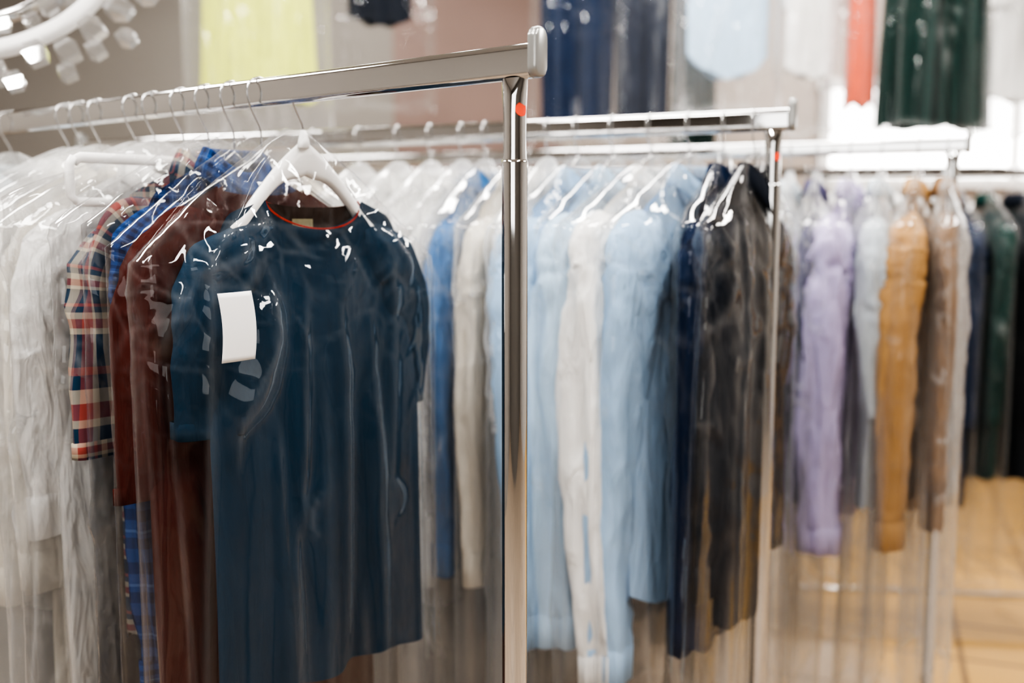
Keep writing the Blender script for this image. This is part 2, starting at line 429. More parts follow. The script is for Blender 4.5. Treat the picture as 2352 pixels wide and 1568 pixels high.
def trousers(loc, rz, mat, rng, label, group=None, hw=0.11, length=0.8, z0=-0.11):
    e = empty('trousers', loc, rz, label, 'trousers', group)
    F = foldfield(rng, 7, 25, 90)
    for s in (-1, 1):
        n = 30; ns = 40; vs = []
        for k in range(n):
            t = k/(n-1)
            for q in range(ns):
                a = 2*math.pi*q/ns; w = hw*0.56*(1-0.08*t)
                x = s*(hw*0.5+0.002*t)+w*math.cos(a)*(1+0.05*math.sin(4*a+5*t)); y = 0.026*math.sin(a)+0.028*float(F(x, -t))*min(1, t*3)
                vs.append((x, y+s*0.004, z0-t*length+.004*math.sin(3*a)))
        obj('trouser_leg', vs, gridfaces(ns, n, True)+[tuple(range(ns))], mat, e)
    pr = []
    for dz in (0.02, 0.018, -0.02, -0.024):
        for q in range(32):
            a = 2*math.pi*q/32; pr.append((hw*1.08*math.cos(a), 0.03*math.sin(a), z0+dz))
    obj('waistband', pr, gridfaces(32, 4, True), mat, e)
    return e

def drape(loc, rz, mat, rng, label, name='skirt', cat='skirt', group=None, hw=0.15, length=0.7, z0=-0.1, amp=0.018):
    e = empty(name, loc, rz, label, cat, group)
    n = 40; ns = 160; vs = []
    ks = [(rng.randint(7, 22), rng.uniform(0, 6.28), rng.uniform(.4, 1)) for _ in range(6)]
    for k in range(n):
        t = k/(n-1)
        for q in range(ns):
            a = 2*math.pi*q/ns
            f = sum(c*(0.6-abs(math.sin(kk*a+ph+1.3*t))) for kk, ph, c in ks)/2.0*amp*(0.3+t)
            vs.append((hw*(0.86+0.2*t)*math.cos(a)+f*.5*math.cos(a), (0.03+0.02*t)*math.sin(a)+f*math.sin(a), z0-t*length+0.012*math.sin(5*a+1)*t))
    obj('garment_body', vs, gridfaces(ns, n, True)+[tuple(range(ns))], mat, e)
    pr = []
    for dz in (0.028, 0.026, -0.002):
        for q in range(32):
            a = 2*math.pi*q/32; pr.append((hw*0.88*math.cos(a), 0.032*math.sin(a), z0+dz))
    obj('waistband', pr, gridfaces(32, 3, True), mat, e)
    return e

# ---------------------------------------------------------------- plastic bag
def bag(loc, rz, mat, rng=None, hw=0.25, hd=0.05, length=1.05, drop=0.14, nu=96, nv=84, label='', group=None, rip=0.008, crk=0.012, flare=0.0, low=0.25, npl=8, ph_=1.0, nrd=22, ridges=(), wmin=0.006, drift=0.8, wobble=0.14):
    rng = rng or random.Random(R.random())
    sd = rng.uniform(0, 100)
    ks = [(rng.randint(3, 9), rng.uniform(0, 6.28), rng.uniform(-3, 3), rng.uniform(.5, 1)) for _ in range(4)]
    pl = [(rng.uniform(0, 6.28), rng.uniform(-drift, drift), rng.uniform(0.02, 0.06), rng.uniform(0.003, 0.009)*ph_, rng.uniform(0.0, 0.7), rng.uniform(0.5, 1.5), rng.uniform(0, 6.28), rng.uniform(.02, wobble)) for _ in range(npl)]
    A = np.arange(nu)*2*math.pi/nu
    T = np.linspace(0, 1, nv)
    AA, TT = np.meshgrid(A, T)
    CA, SA = np.cos(AA), np.sin(AA)
    ZZ = length*TT**1.2
    f1 = np.minimum(1, ZZ/drop)
    fl = 1+flare*np.maximum(0, ZZ-drop)/length
    W = (0.012+(hw-0.012)*f1**0.85)*fl
    D = (0.010+(hd-0.010)*smooth01(ZZ/(drop*1.3)))*fl
    X = W*np.sign(CA)*np.abs(CA)**0.75; Y = D*np.sign(SA)*np.abs(SA)**0.85; Z = 0.012-ZZ
    rp = rip*(0.25+0.75*np.minimum(1, ZZ/0.6))
    ca_ = low+(1-low)*np.exp(-((ZZ-0.17)/0.2)**2)
    O = np.zeros_like(X); CR = np.zeros_like(X)
    for k, ph, dr, c in ks: O += c*np.sin(k*AA+ph+dr*ZZ)*rp*0.4
    for a0, dr, wd, h, z0_, z1_, p3, wb in pl:
        en = smooth01((ZZ-z0_)/0.12)*smooth01((z1_-ZZ)/0.15)
        ctr = a0+dr*ZZ+wb*np.sin(5*ZZ+p3)
        dlt = (AA-ctr+math.pi) % (2*math.pi)-math.pi
        g = np.exp(-(dlt/wd)**2)
        O += g*h*en; CR += np.exp(-(dlt/(wd*0.5))**2)*en*0.5*rng.uniform(.3, 1)
    rd = list(ridges)
    for q in range(nrd):
        side = rng.choice((-1, 1)); x0 = rng.uniform(-hw, hw); z0_ = -rng.betavariate(1.3, 3)*length*0.8-0.05
        ang = rng.gauss(-math.pi/2+0.5*math.copysign(1, -x0)*-1, 0.45); ln = rng.uniform(0.05, 0.22)
        rd.append((side, x0, z0_, x0+ln*math.cos(ang), z0_+ln*math.sin(ang), rng.uniform(-.03, .03), rng.uniform(wmin, wmin*2), rng.uniform(0.004, 0.011)))
    for side, xa, za, xb, zb, bow, wd, h in rd:
        dx, dz = xb-xa, zb-za; ll = math.hypot(dx, dz)+1e-6
        m = (np.sign(SA) == side) | (np.abs(SA) < 0.05)
        t = ((X-xa)*dx+(Z-za)*dz)/ll**2
        n_ = ((X-xa)*-dz+(Z-za)*dx)/ll - bow*4*t*(1-t)
        en = smooth01((t+0.05)/0.35)*smooth01((1.05-t)/0.35)*m
        wv = wd*(0.5+0.9*np.clip(4*t*(1-t), 0, 1))
        g = np.where(n_ > 0, np.exp(-(n_/wv)**2), np.exp(-(n_/(wv*2.2))**2))
        O += h*g*en; CR += 0.5*np.exp(-(n_/(wd*0.5))**2)*en
    E1 = np.full_like(X, 0.25); E2 = np.full_like(X, 0.2); LF = np.zeros_like(X)
    PX = X+0.35*(ZZ-0.15)*np.sign(X)
    for j in range(nv):
        for i in range(nu):
            x, y, zz, px_ = X[j, i], Y[j, i], ZZ[j, i], PX[j, i]
            LF[j, i] = noise.noise(Vector((x*14+sd, y*12+9, -zz*1.6)))*0.8
            if zz < 0.75 or low > .3:
                dv = noise.voronoi(Vector((px_*11+sd, y*8, zz*9)))[0]
                dv2 = noise.voronoi(Vector((px_*27+sd, y*16+3, zz*19)))[0]
                E1[j, i] = dv[1]-dv[0]; E2[j, i] = dv2[1]-dv2[0]
    cr = (np.minimum(E1, .6)*0.9-0.3)+(np.minimum(E2, .5)-.2)*0.40
    O = O+crk*(cr*ca_+LF*0.7*np.minimum(1, ZZ/0.3))
    O = np.maximum(O, -0.006)*np.minimum(1, ZZ/0.05+0.1)
    CR = CR+ca_*(np.maximum(0, 1-E1/0.06)*0.4+np.maximum(0, 1-E2/0.07)*0.2)+np.where(ZZ < 0.05, 0.35, 0)+0.2*np.maximum(0, LF)
    CR = CR+0.7*smooth01((TT-0.985)/0.01)
    CR = np.clip(CR, 0, 1)
    VX = X+O*CA*0.6; VY = Y+O*np.where(np.abs(SA) > .15, SA, SA*.6); VZ = Z.copy()
    VZ -= 0.012*np.sin(5*AA+sd)*smooth01((TT-0.8)/0.2)
    vs = list(zip(VX.ravel(), VY.ravel(), VZ.ravel()))
    o = obj('garment_bag', vs, gridfaces(nu, nv, True), mat, attr=CR.ravel())
    o.location = loc; o.rotation_euler = (0, 0, rz)
    meta(o, label or 'clear plastic dry-cleaning bag over a hanging garment', 'plastic bag', group)
    return o

def railpt(rk, s):
    z = RAILZ+0.021-0.0895+0.0005
    return (rk['P0'][0]+rk['d'][0]*s, rk['P0'][1]+rk['d'][1]*s, z)
G = railpt
dg = math.radians

# ================================================================ RACKS
def nrm(x, y): l = math.hypot(x, y); return (x/l, y/l)
rk1 = build_rack((0.026, 1.226), nrm(-1.012, 0.735), 1.95, 'chrome garment rack with red dot sticker holding bagged shirts', sticker=(math.radians(-90+36), 1.623, 0.0084, 0.0142))
rk2 = build_rack((0.515, 1.883), nrm(-0.956, 0.413), 1.75, 'chrome garment rack holding light blue shirts and a dark suit', sticker=(math.radians(-90+20), 1.612, 0.0078, 0.0142))
rk3 = build_rack((1.10, 2.45), nrm(-1.307, 0.493), 1.9, 'chrome garment rack holding lavender and tan garments', rail_h=0.036)
rk4 = build_rack((2.55, 3.50), nrm(-1, 0.10), 3.0, 'long chrome garment rack packed with bagged clothes', rail_h=0.036, lower=True)
A1 = math.atan2(0.809, 0.588); A2 = math.atan2(0.918, 0.397); A3 = math.atan2(0.936, 0.353); A4 = math.atan2(0.995, 0.10)

NAVY = fabric('navy_cotton', (0.012, 0.032, 0.058), bump=0.35)
MAROON = fabric('maroon_cotton', (0.062, 0.014, 0.011), bump=.4)
RIB = fabric('red_rib', (0.24, 0.022, 0.014)); DARKIN = fabric('dark_brown', (0.035, 0.022, 0.018)); KHAKI = fabric('khaki', (0.22, 0.20, 0.13))
WHITEC = fabric('white_cotton', (0.85, 0.84, 0.82)); CREAM = fabric('cream_cotton', (0.74, 0.69, 0.60))
LBLUE = fabric('light_blue_cotton', (0.36, 0.53, 0.74), bump=.5); LBLUE2 = fabric('sky_blue_cotton', (0.46, 0.62, 0.79), bump=.5); MBLUE = fabric('mid_blue', (0.06, 0.17, 0.38))
BLACK = fabric('black_wool', (0.012, 0.015, 0.022)); CHAR = fabric('charcoal', (0.03, 0.035, 0.05))
LAV = fabric('lavender', (0.50, 0.43, 0.65)); GREY = fabric('blue_grey', (0.48, 0.53, 0.57)); TAN = fabric('tan_quilted', (0.42, 0.24, 0.10), bump=0.5)
BROWN = fabric('brown', (0.22, 0.13, 0.07)); DGREEN = fabric('dark_green', (0.010, 0.036, 0.031)); YEL = fabric('lime_yellow', (0.80, 0.86, 0.16))
ORANGE = fabric('orange_red', (0.70, 0.10, 0.025)); PURP = fabric('dusky_purple', (0.07, 0.065, 0.12))
DBLUE = fabric('dark_blue', (0.009, 0.018, 0.045))
cr, nb, pk = (0.40, 0.35, 0.27), (0.012, 0.032, 0.062), (0.25, 0.055, 0.047)
PLAIDR = plaid('red_plaid', [(0, cr), (0.16, nb), (0.34, cr), (0.42, pk), (0.60, nb), (0.80, pk), (0.88, nb)], [(0, nb), (0.24, cr), (0.33, pk), (0.5, cr), (0.64, nb), (0.78, pk), (0.86, nb)], 0.058)
b1, b2, b3 = (0.012, 0.045, 0.15), (0.005, 0.012, 0.045), (0.07, 0.13, 0.27)
PLAIDB = plaid('blue_plaid', [(0, b1), (0.3, b2), (0.48, b1), (0.6, b3), (0.66, b1), (0.8, b2)], [(0, b1), (0.25, b2), (0.45, b1), (0.55, b3), (0.6, b1), (0.78, b2)], 0.035)

# ---- rack 1
g1 = 'bagged clothes on the nearest rack'
loc = G(rk1, 0.425)
navy_loc = (loc[0]+0.022, loc[1]+0.018, loc[2])
hanger((loc[0]+.012, loc[1]+.010, loc[2]), dg(46), 'plastic', 'white plastic hanger inside a navy t-shirt', g1, W=0.128, hook_turn=dg(8))
shirt(navy_loc, dg(46), NAVY, 't_shirt', random.Random(3), hw=0.155, body=0.186, length=0.815, neck=0.084, fdrop=0.042, bdrop=0.012, sleeve=0.30, sl_w=0.054, sl_end=0.060,
      dep=0.030, fold=0.085, collar=False, cuff=False, rib=RIB, label='navy blue short-sleeved t-shirt with red neckband', cat='t-shirt', hi=True, z0=-0.066, slope=0.44, sl_out=0.006, inner=DARKIN, sl_b=0.026, lim=0.054, hem_curve=0.0, wr=0.4)
nb_ = bag(loc, dg(46), PB_FRONT, random.Random(8), hw=0.258, hd=0.066, length=1.25, drop=0.19, nu=340, nv=280, label='clear plastic bag over a navy t-shirt', group=g1, rip=0.006, crk=0.013, low=0.03, npl=22, nrd=14, wmin=0.005, drift=.25, wobble=.05,
          ridges=[(-1, -0.085, -0.20, -0.150, -0.42, 0.025, 0.014, 0.030), (-1, -0.10, -0.15, -0.20, -0.19, 0.01, 0.010, 0.020), (-1, -0.06, -0.13, -0.17, -0.155, -0.01, 0.010, 0.018),
                  (-1, 0.12, -0.13, 0.17, -0.22, 0.01, 0.008, 0.016), (-1, -0.03, -0.17, -0.05, -0.6, 0.005, 0.007, 0.010), (-1, 0.03, -0.2, 0.03, -0.85, 0.004, 0.008, 0.012), (-1, -0.20, -0.2, -0.235, -0.30, 0.0, 0.009, 0.016),
                  (-1, 0.09, -0.25, 0.11, -0.9, -0.005, 0.008, 0.012), (-1, -0.06, -0.5, -0.065, -1.1, 0.005, 0.008, 0.012), (-1, 0.0, -0.3, 0.0, -1.1, 0.004, 0.008, 0.010)])
loc = G(rk1, 0.497)
hanger(loc, dg(51), 'wire', group=g1)
shirt(loc, dg(51), MAROON, 't_shirt', random.Random(4), hw=0.150, body=0.20, length=0.99, neck=0.075, fdrop=0.05, sleeve=0.40, sl_w=0.074, sl_end=0.084, dep=0.028, fold=0.03, collar=False, cuff=False,
      label='maroon t-shirt hanging behind a navy one', cat='t-shirt', hi=True, sl_out=-0.006, z0=-0.045, lim=0.034, wr=.6)
bag(loc, dg(51), PB_FRONT, random.Random(5), hw=0.258, hd=0.042, length=1.25, drop=0.17, nu=200, nv=170, group=g1, label='clear plastic bag over a maroon t-shirt', crk=0.016, npl=5)
loc = G(rk1, 0.560)
hanger(loc, A1, 'wire', group=g1)
shirt(loc, A1, PLAIDB, 'plaid_shirt', random.Random(6), hw=0.158, body=0.19, length=0.96, sleeve=0.68, dep=0.028, fold=0.02, label='blue checked long-sleeved shirt with collar', hi=True, placket=True, sl_out=0.0, lim=0.034)
bag(loc, A1, PB_FRONT, random.Random(15), hw=0.26, hd=0.042, length=1.25, nu=180, nv=150, group=g1, label='clear plastic bag over a blue checked shirt', crk=0.018, npl=5)
loc = G(rk1, 0.622)
hanger(loc, A1, 'wire', group=g1)
shirt(loc, A1+0.03, PLAIDR, 'plaid_shirt', random.Random(7), hw=0.160, body=0.18, length=0.74, sleeve=0.36, sl_w=0.068, sl_end=0.078, cuff=False, dep=0.030, fold=0.02, label='red, cream and navy plaid short-sleeved shirt', hi=True, placket=True, sl_out=0.012, lim=0.036, wr=.7)
plb = bag(loc, A1+0.03, PB_CLEAR, random.Random(17), hw=0.275, hd=0.046, length=1.25, nu=200, nv=170, group=g1, label='clear plastic bag over a red plaid shirt', crk=0.024, npl=8, nrd=36)
loc = G(rk1, 0.685)
hanger(loc, A1, 'bar', 'white plastic trouser hanger with squared ends inside a bag', g1, W=0.19)
bag(loc, A1, PB_CLEAR, random.Random(41), hw=0.30, hd=0.050, length=1.25, drop=0.10, nu=200, nv=170, group=g1, label='clear plastic bag over an empty white hanger', crk=0.028, npl=12, nrd=46, ph_=1.5)
for i, (s, m, lb, sl, ln) in enumerate([
        (0.760, WHITEC, 'white long-sleeved shirt in clear plastic', 0.46, 0.95),
        (0.815, CREAM, 'long cream shirt in cloudy plastic', 0.56, 0.90),
        (0.92, CREAM, 'cream shirt in cloudy plastic', 0.6, 0.76)]):
    loc = G(rk1, s)
    hanger(loc, A1+0.02*i, 'wire', group=g1)
    shirt(loc, A1+0.02*i, m, 'shirt', random.Random(20+i), length=ln, sleeve=sl, label=lb, hw=0.165, hi=(i == 0), group='white shirts on the nearest rack', sl_out=0.01, sl_w=0.062, sl_end=0.058)
    bag(loc, A1+0.02*i, PB_LEFT, random.Random(30+i), hw=0.28, hd=0.050, length=1.25, nu=160, nv=140, group=g1, crk=0.026, npl=10, nrd=40, ph_=1.5)
for i, s in enumerate((0.975, 1.02, 1.22)):
    loc = G(rk1, s); m = (WHITEC, WHITEC, GREY)[i]
    hanger(loc, A1, 'wire', group=g1)
    shirt(loc, A1, m, 'shirt', random.Random(50+i), length=0.74, sleeve=0.58, label='pale long-sleeved shirt in cloudy plastic', group='white shirts on the nearest rack')
    bag(loc, A1, PB_LEFT, random.Random(60+i), hw=0.28, hd=0.055, length=1.25, group=g1, crk=0.020)

def tag(bagobj, x, z, w, h, tilt, label, ink=True):
    me = bagobj.data
    co = np.empty(len(me.vertices)*3); me.vertices.foreach_get('co', co); co = co.reshape(-1, 3)
    m = (np.abs(co[:, 0]-x) < w*0.45) & (np.abs(co[:, 2]-z) < h*0.45) & (co[:, 1] < 0)
    y = co[m, 1].min()-0.001 if m.any() else -0.07
    Mw = Matrix.Translation(bagobj.location) @ Matrix.Rotation(bagobj.rotation_euler[2], 4, 'Z')
    e = empty('paper_tag', Mw @ Vector((x, y, z)), bagobj.rotation_euler[2], label, 'paper tag')
    n = 10; k = 14; vs = []
    for j in range(k):
        for i in range(n):
            u = (i/(n-1)-0.5); v = (j/(k-1)-0.5)
            vs.append((u*w+0.003*math.cos(v*3), -0.003*(1-(2*v)**2)-0.002*math.cos(u*3), -v*h))
    o = obj('tag_sheet', vs, gridfaces(n, k), PAPER, e)
    o.rotation_euler = (0, tilt, 0)
    sd = o.modifiers.new('S', 'SOLIDIFY'); sd.thickness = 0.0004
    if ink:
        g = []
        for q in range(5):
            g.append(box(-0.004*(q % 2), -0.0075, -h*0.12-q*0.006, w*(0.6-0.06*(q % 3)), 0.0003, 0.0012))
        oo = obj('faint_print', *join_geo(*g), solid('faint_ink', (0.45, 0.45, 0.5), rough=0.8), e, smooth=False); oo.rotation_euler = (0, tilt, 0)
    return e
tag(nb_, -0.150, -0.262, 0.050, 0.092, dg(-2), 'blank white paper tag stuck on a clear garment bag', ink=False)
tag(plb, -0.165, -0.23, 0.042, 0.070, dg(5), 'white printed paper tag on a garment bag', ink=True)

# ---- rack 2
g2 = 'bagged clothes on the second rack'
def put(rk, ang, s, mat, label, rng, bm, sl=0.62, ln=0.75, hwb=0.27, hd=0.052, blen=1.32, name='shirt', cat='shirt', group=None, st='wire', yaw=0.0, lo=False, crk=0.020, flare=0.0, **kw):
    loc = G(rk, s)
    hanger(loc, ang+yaw, st, group=group)
    kw.setdefault('lim', hd-0.010)
    if mat is not None:
        kw.setdefault('hw', 0.185); kw.setdefault('body', 0.20)
        shirt(loc, ang+yaw, mat, name, rng, length=ln, sleeve=sl, label=label, cat=cat, **kw)
    if lo: bag(loc, ang+yaw, bm, rng, hw=hwb, hd=hd, length=blen, nu=64, nv=54, group=group, crk=0.016, npl=5, nrd=10, wmin=.012, flare=flare)
    else: bag(loc, ang+yaw, bm, rng, hw=hwb, hd=hd, length=blen, nu=140, nv=130, group=group, crk=crk, low=0.3, npl=9, ph_=1.3, flare=flare)
rr = lambda k: random.Random(100+k)
put(rk2, A2, 0.062, BLACK, 'black suit jacket in a clear garment bag', rr(1), PB_FRONT, sl=0.66, ln=0.86, blen=1.45, name='suit_jacket', cat='jacket', group=g2, hw=0.175, body=0.17, sl_w=0.050, sl_end=0.045, yaw=-0.12, hd=0.046, dep=0.022, sl_b=0.028, hwb=0.26, lim=0.032, wr=.5, flare=.25, fold=.05)
put(rk2, A2, 0.120, DBLUE, 'dark navy suit jacket in clear plastic', rr(2), PB_FRONT, sl=0.76, ln=0.90, group=g2, name='suit_jacket', cat='jacket', yaw=-.02, sl_w=.05)
put(rk2, A2, 0.185, LBLUE, 'light blue long-sleeved shirt in clear plastic', rr(3), PB_CLEAR, sl=0.80, ln=0.82, group=g2, sl_w=0.082, sl_b=0.064, sl_end=0.054, sl_out=0.035, yaw=-0.24, hwb=0.30, bend=.04, hd=.070, wr=.9)
put(rk2, A2, 0.262, WHITEC, 'white long-sleeved shirt in clear plastic', rr(4), PB_CLEAR, sl=0.82, ln=0.80, group=g2, sl_w=0.082, sl_b=0.064, sl_end=.054, sl_out=0.035, yaw=-.24, hd=.070, bend=.04, wr=.8, hwb=.30)
put(rk2, A2, 0.340, LBLUE2, 'light blue shirt in clear plastic', rr(5), PB_CLEAR, sl=0.78, ln=0.80, group=g2, sl_w=0.074, sl_b=0.060, sl_out=.02, yaw=-.18, hd=.066, sl_end=.05)
put(rk2, A2, 0.415, LBLUE, 'sky blue long-sleeved shirt in clear plastic', rr(6), PB_CLEAR, sl=0.78, ln=0.80, group=g2, sl_w=0.076, sl_b=.060, sl_end=.050, yaw=-.18, sl_out=.03, hd=.066, bend=.04)
put(rk2, A2, 0.48, WHITEC, 'white shirt in cloudy plastic', rr(7), PB_MILK, sl=0.40, ln=0.6, group=g2)
put(rk2, A2, 0.55, CREAM, 'cream shirt in cloudy plastic', rr(8), PB_MID, sl=0.70, ln=0.84, group=g2)
put(rk2, A2, 0.62, MBLUE, 'mid blue long-sleeved shirt in clear plastic', rr(9), PB_MID, sl=0.68, ln=0.78, group=g2, sl_w=0.05)
for i, s in enumerate((0.675, 0.75, 0.83, 0.93, 1.05)):
    put(rk2, A2, s, (WHITEC, WHITEC, WHITEC, WHITEC, CREAM)[i], 'pale shirt in milky plastic', rr(20+i), PB_MILK if i < 4 else PB_MID, sl=0.70, ln=0.90, group=g2, lo=(i > 2))
# ---- rack 3
g3 = 'bagged clothes on the third rack'
put(rk3, A3, 0.040, BROWN, 'light brown coat in clear plastic', rr(40), PB_MID, sl=0.6, ln=0.85, group=g3, name='coat', cat='coat', blen=1.3, hwb=.25, hw=.15, body=.16, sl_b=.026, flare=.1)
put(rk3, A3, 0.105, TAN, 'tan quilted jacket in clear plastic', rr(41), PB_CLEAR, sl=0.74, ln=0.78, group=g3, name='quilted_jacket', cat='jacket', sl_w=0.070, sl_b=0.060, sl_end=.050, blen=1.3, yaw=-.12, sl_out=.01, quilt=True, bend=.04, hd=.068)
put(rk3, A3, 0.190, GREY, 'blue-grey shirt in cloudy plastic', rr(42), PB_MID, sl=0.48, ln=0.80, group=g3, cuff=False, sl_w=.066, sl_b=.052, yaw=-.05)
put(rk3, A3, 0.262, LAV, 'lavender long-sleeved shirt in clear plastic', rr(43), PB_CLEAR, sl=0.76, ln=0.76, group=g3, sl_w=0.078, sl_b=0.066, sl_end=.050, yaw=-.16, sl_out=.02, hwb=.28, wr=1.4, bend=.045, hd=.072)
put(rk3, A3, 0.345, PURP, 'dusky purple shirt in cloudy plastic', rr(44), PB_MID, sl=0.66, ln=0.80, group=g3)
put(rk3, A3, 0.41, GREY, 'pale blue-grey shirt in cloudy plastic', rr(45), PB_MILK, sl=0.66, ln=0.82, group=g3)
for i, s in enumerate((0.49, 0.58, 0.67, 0.77, 0.88, 1.0, 1.12, 1.25, 1.42)):
    put(rk3, A3, s, (GREY, LBLUE2, WHITEC, CREAM, WHITEC, GREY, WHITEC, LBLUE2, WHITEC)[i], 'pale bagged shirt on a packed rack', rr(50+i), PB_MILK, sl=0.64, ln=0.84, group=g3, lo=True)
# ---- rack 4
g4 = 'bagged clothes on the long rear rack'
cols4 = [CREAM, WHITEC, BLACK, DGREEN, DBLUE, WHITEC, WHITEC, GREY, WHITEC, BROWN, WHITEC, LBLUE2, WHITEC, CREAM, WHITEC, GREY, WHITEC, WHITEC, LBLUE2, WHITEC]
for i, m in enumerate(cols4):
    s = 0.55+i*0.105
    put(rk4, A4, s, m, m.name.replace('fabric_', '').replace('_', ' ')+' garment in cloudy plastic', rr(80+i), PB_MILK if i > 7 else PB_CLEAR, sl=0.66, ln=(1.1, 0.95, 1.0, 1.0)[i % 4], group=g4, yaw=R.uniform(-.25, .25), hd=0.055, lo=True, sl_w=.06, sl_b=.045, dep=.04, blen=1.38)

# ================================================================ upper hanging line
UZ = 2.98
e = empty('overhead_rail', (0.6, 3.75, UZ), 0, 'overhead chrome rail hung from the ceiling', 'rail')
obj('rail_tube', *sweep([(-2.6, 0, 0), (2.6, 0, 0)], (0.016, 0.016), 16), CHROME, e)
for x in (-2.3, -0.8, 0.8, 2.3):
    obj('rail_support', *sweep([(x, 0, 0.0), (x, 0, 0.42)], (0.009, 0.009), 12), CHROME, e)
gu = 'bagged clothes on the overhead rail'
def up(X, Y, fn, bagw, bagl, bm, rng, yaw=0.0):
    z = UZ+0.016-0.0895+0.0005
    loc = (X, Y, z)
    hanger(loc, yaw, 'wire', group=gu, hook_turn=dg(90)-yaw)
    fn(loc, yaw)
    bag(loc, yaw, bm, rng, hw=bagw, hd=0.07, length=bagl, group=gu, nu=120, nv=90, crk=0.020, npl=14, ph_=2.2, low=0.28, wmin=.010, nrd=10)
YU = 3.75
up(-0.93, YU, lambda l, y: drape(l, y, YEL, rr(200), 'bright lime yellow garment in a clear bag', 'dress', 'dress', hw=0.20, length=0.86, amp=0.012), 0.27, 1.12, PB_MID, rr(201), 0.05)
up(-0.48, YU, lambda l, y: shirt(l, y, BLACK, 'shirt', rr(202), length=0.66, sleeve=0.2, hw=0.14, body=0.12, cuff=False, label='small black top hanging high up', dep=.03), 0.2, 1.0, PB_FRONT, rr(203), 0.4)
up(0.24, YU, lambda l, y: trousers(l, y, DBLUE, rr(204), 'navy trousers in a clear bag', hw=0.13, length=0.95), 0.17, 1.12, PB_CLEAR, rr(205), 0.1)
up(0.48, YU+0.02, lambda l, y: trousers(l, y, CHAR, rr(206), 'charcoal trousers in a clear bag', hw=0.10, length=0.95), 0.16, 1.12, PB_CLEAR, rr(207), 0.2)
up(0.79, YU, lambda l, y: shirt(l, y, LBLUE2, 'shirt', rr(208), length=0.80, sleeve=0.3, hw=0.13, body=0.15, cuff=False, label='light blue short-sleeved shirt in a clear bag', dep=.03, hem_curve=.08), 0.2, 1.02, PB_MID, rr(209), 0.1)
up(0.73, YU+0.35, lambda l, y: drape(l, y, DGREEN, rr(210), 'dark green skirt seen below a blue shirt', hw=0.09, length=1.03), 0.12, 1.12, PB_FRONT, rr(211), 0.2)
up(1.10, YU, lambda l, y: shirt(l, y, WHITEC, 'shirt', rr(212), length=0.85, sleeve=0.5, hw=0.10, body=0.11, label='white shirt in milky plastic', dep=.03), 0.14, 1.1, PB_MID, rr(213), 0.3)
up(1.28, YU, lambda l, y: drape(l, y, ORANGE, rr(214), 'narrow orange-red garment in a clear bag', 'dress', 'dress', hw=0.05, length=0.88, amp=0.008), 0.13, 1.08, PB_MID, rr(215), 0.3)
up(1.54, YU-.03, lambda l, y: drape(l, y, DGREEN, rr(216), 'shiny dark green dress in a clear bag', 'dress', 'dress', hw=0.20, length=0.96, amp=0.034), 0.23, 1.08, PB_CLEAR, rr(217), 0.1)
up(1.90, YU, lambda l, y: shirt(l, y, WHITEC, 'shirt', rr(218), length=0.94, sleeve=0.5, hw=0.15, body=0.16, label='white shirt in milky plastic', dep=.03), 0.2, 1.10, PB_MILK, rr(219), 0.2)
up(2.13, YU-.15, lambda l, y: shirt(l, y, BLACK, 'shirt', rr(220), length=0.68, sleeve=0.5, hw=0.16, body=0.17, label='black shirt hanging high up', dep=.03), 0.22, 0.9, PB_FRONT, rr(221), 0.3)

# ================================================================ ring chandelier
e = empty('ring_chandelier', (-1.06, 2.08, 2.03), 0, 'white ring chandelier hung with glass crystals', 'chandelier')
Mt = Matrix.Rotation(dg(8), 4, 'Y') @ Matrix.Rotation(dg(58), 4, 'X')
GLASS = plastic('crystal', milky=0.10, base=0.30, edge=0.5, rough=0.03)
def tv(vs): return [Mt @ Vector(v) for v in vs]
def ringgeo(Rr, pr, ns=96, zo=0.0):
    vs = []
    for k in range(ns):
        a = 2*math.pi*k/ns
        for (px, pz) in pr: vs.append(((Rr+px)*math.cos(a), (Rr+px)*math.sin(a), pz+zo))
    n = len(pr); fs = []
    for k in range(ns):
        for q in range(n):
            fs.append((k*n+q, ((k+1) % ns)*n+q, ((k+1) % ns)*n+(q+1) % n, k*n+(q+1) % n))
    return tv(vs), fs
Rr = 0.255
obj('ring', *ringgeo(Rr, rrect(0.032, 0.03, 0.01, 3)), HWHITE, e)
obj('inner_ring', *ringgeo(Rr-0.075, rrect(0.012, 0.03, 0.005, 3)), CHROME, e)
for k in range(30):
    for rad_, sc, off in ((0.050, 1.15, 0.0), (0.100, 0.9, 0.5), (-0.048, .9, .5)):
        a = 2*math.pi*(k+0.5+off)/30+0.03*math.sin(k*2.3); c_, s_ = math.cos(a), math.sin(a)
        r0 = Rr+rad_+0.006*math.sin(k*1.7+off)
        zz = 0.012*math.sin(k*3.1+off*5)
        P = lambda r, tt, z: ((r0+r*sc)*c_-tt*sc*s_, (r0+r*sc)*s_+tt*sc*c_, z*sc+zz)
        cv = [P(-0.022, -.012, 0.008), P(-0.022, .012, 0.008), P(-0.022, .012, -0.008), P(-0.022, -.012, -0.008),
              P(0.0, -.019, 0.013), P(0.0, .019, 0.013), P(0.0, .019, -0.013), P(0.0, -.019, -0.013),
              P(0.024, -.013, 0.008), P(0.024, .013, 0.008), P(0.024, .013, -0.008), P(0.024, -.013, -0.008)]
        cf = [(0, 1, 2, 3), (8, 11, 10, 9)]
        for b_ in (0, 4):
            for q in range(4): cf.append((b_+q, b_+4+q, b_+4+(q+1) % 4, b_+(q+1) % 4))
        obj('crystal', tv(cv), cf, GLASS, e, smooth=False)
for k in range(3):
    a = 2*math.pi*k/3
    obj('suspension_cable', *sweep([Mt @ Vector((Rr*math.cos(a), Rr*math.sin(a), 0.0)), (0, 0, 1.37)], (0.002, 0.002), 6), WIRE, e)

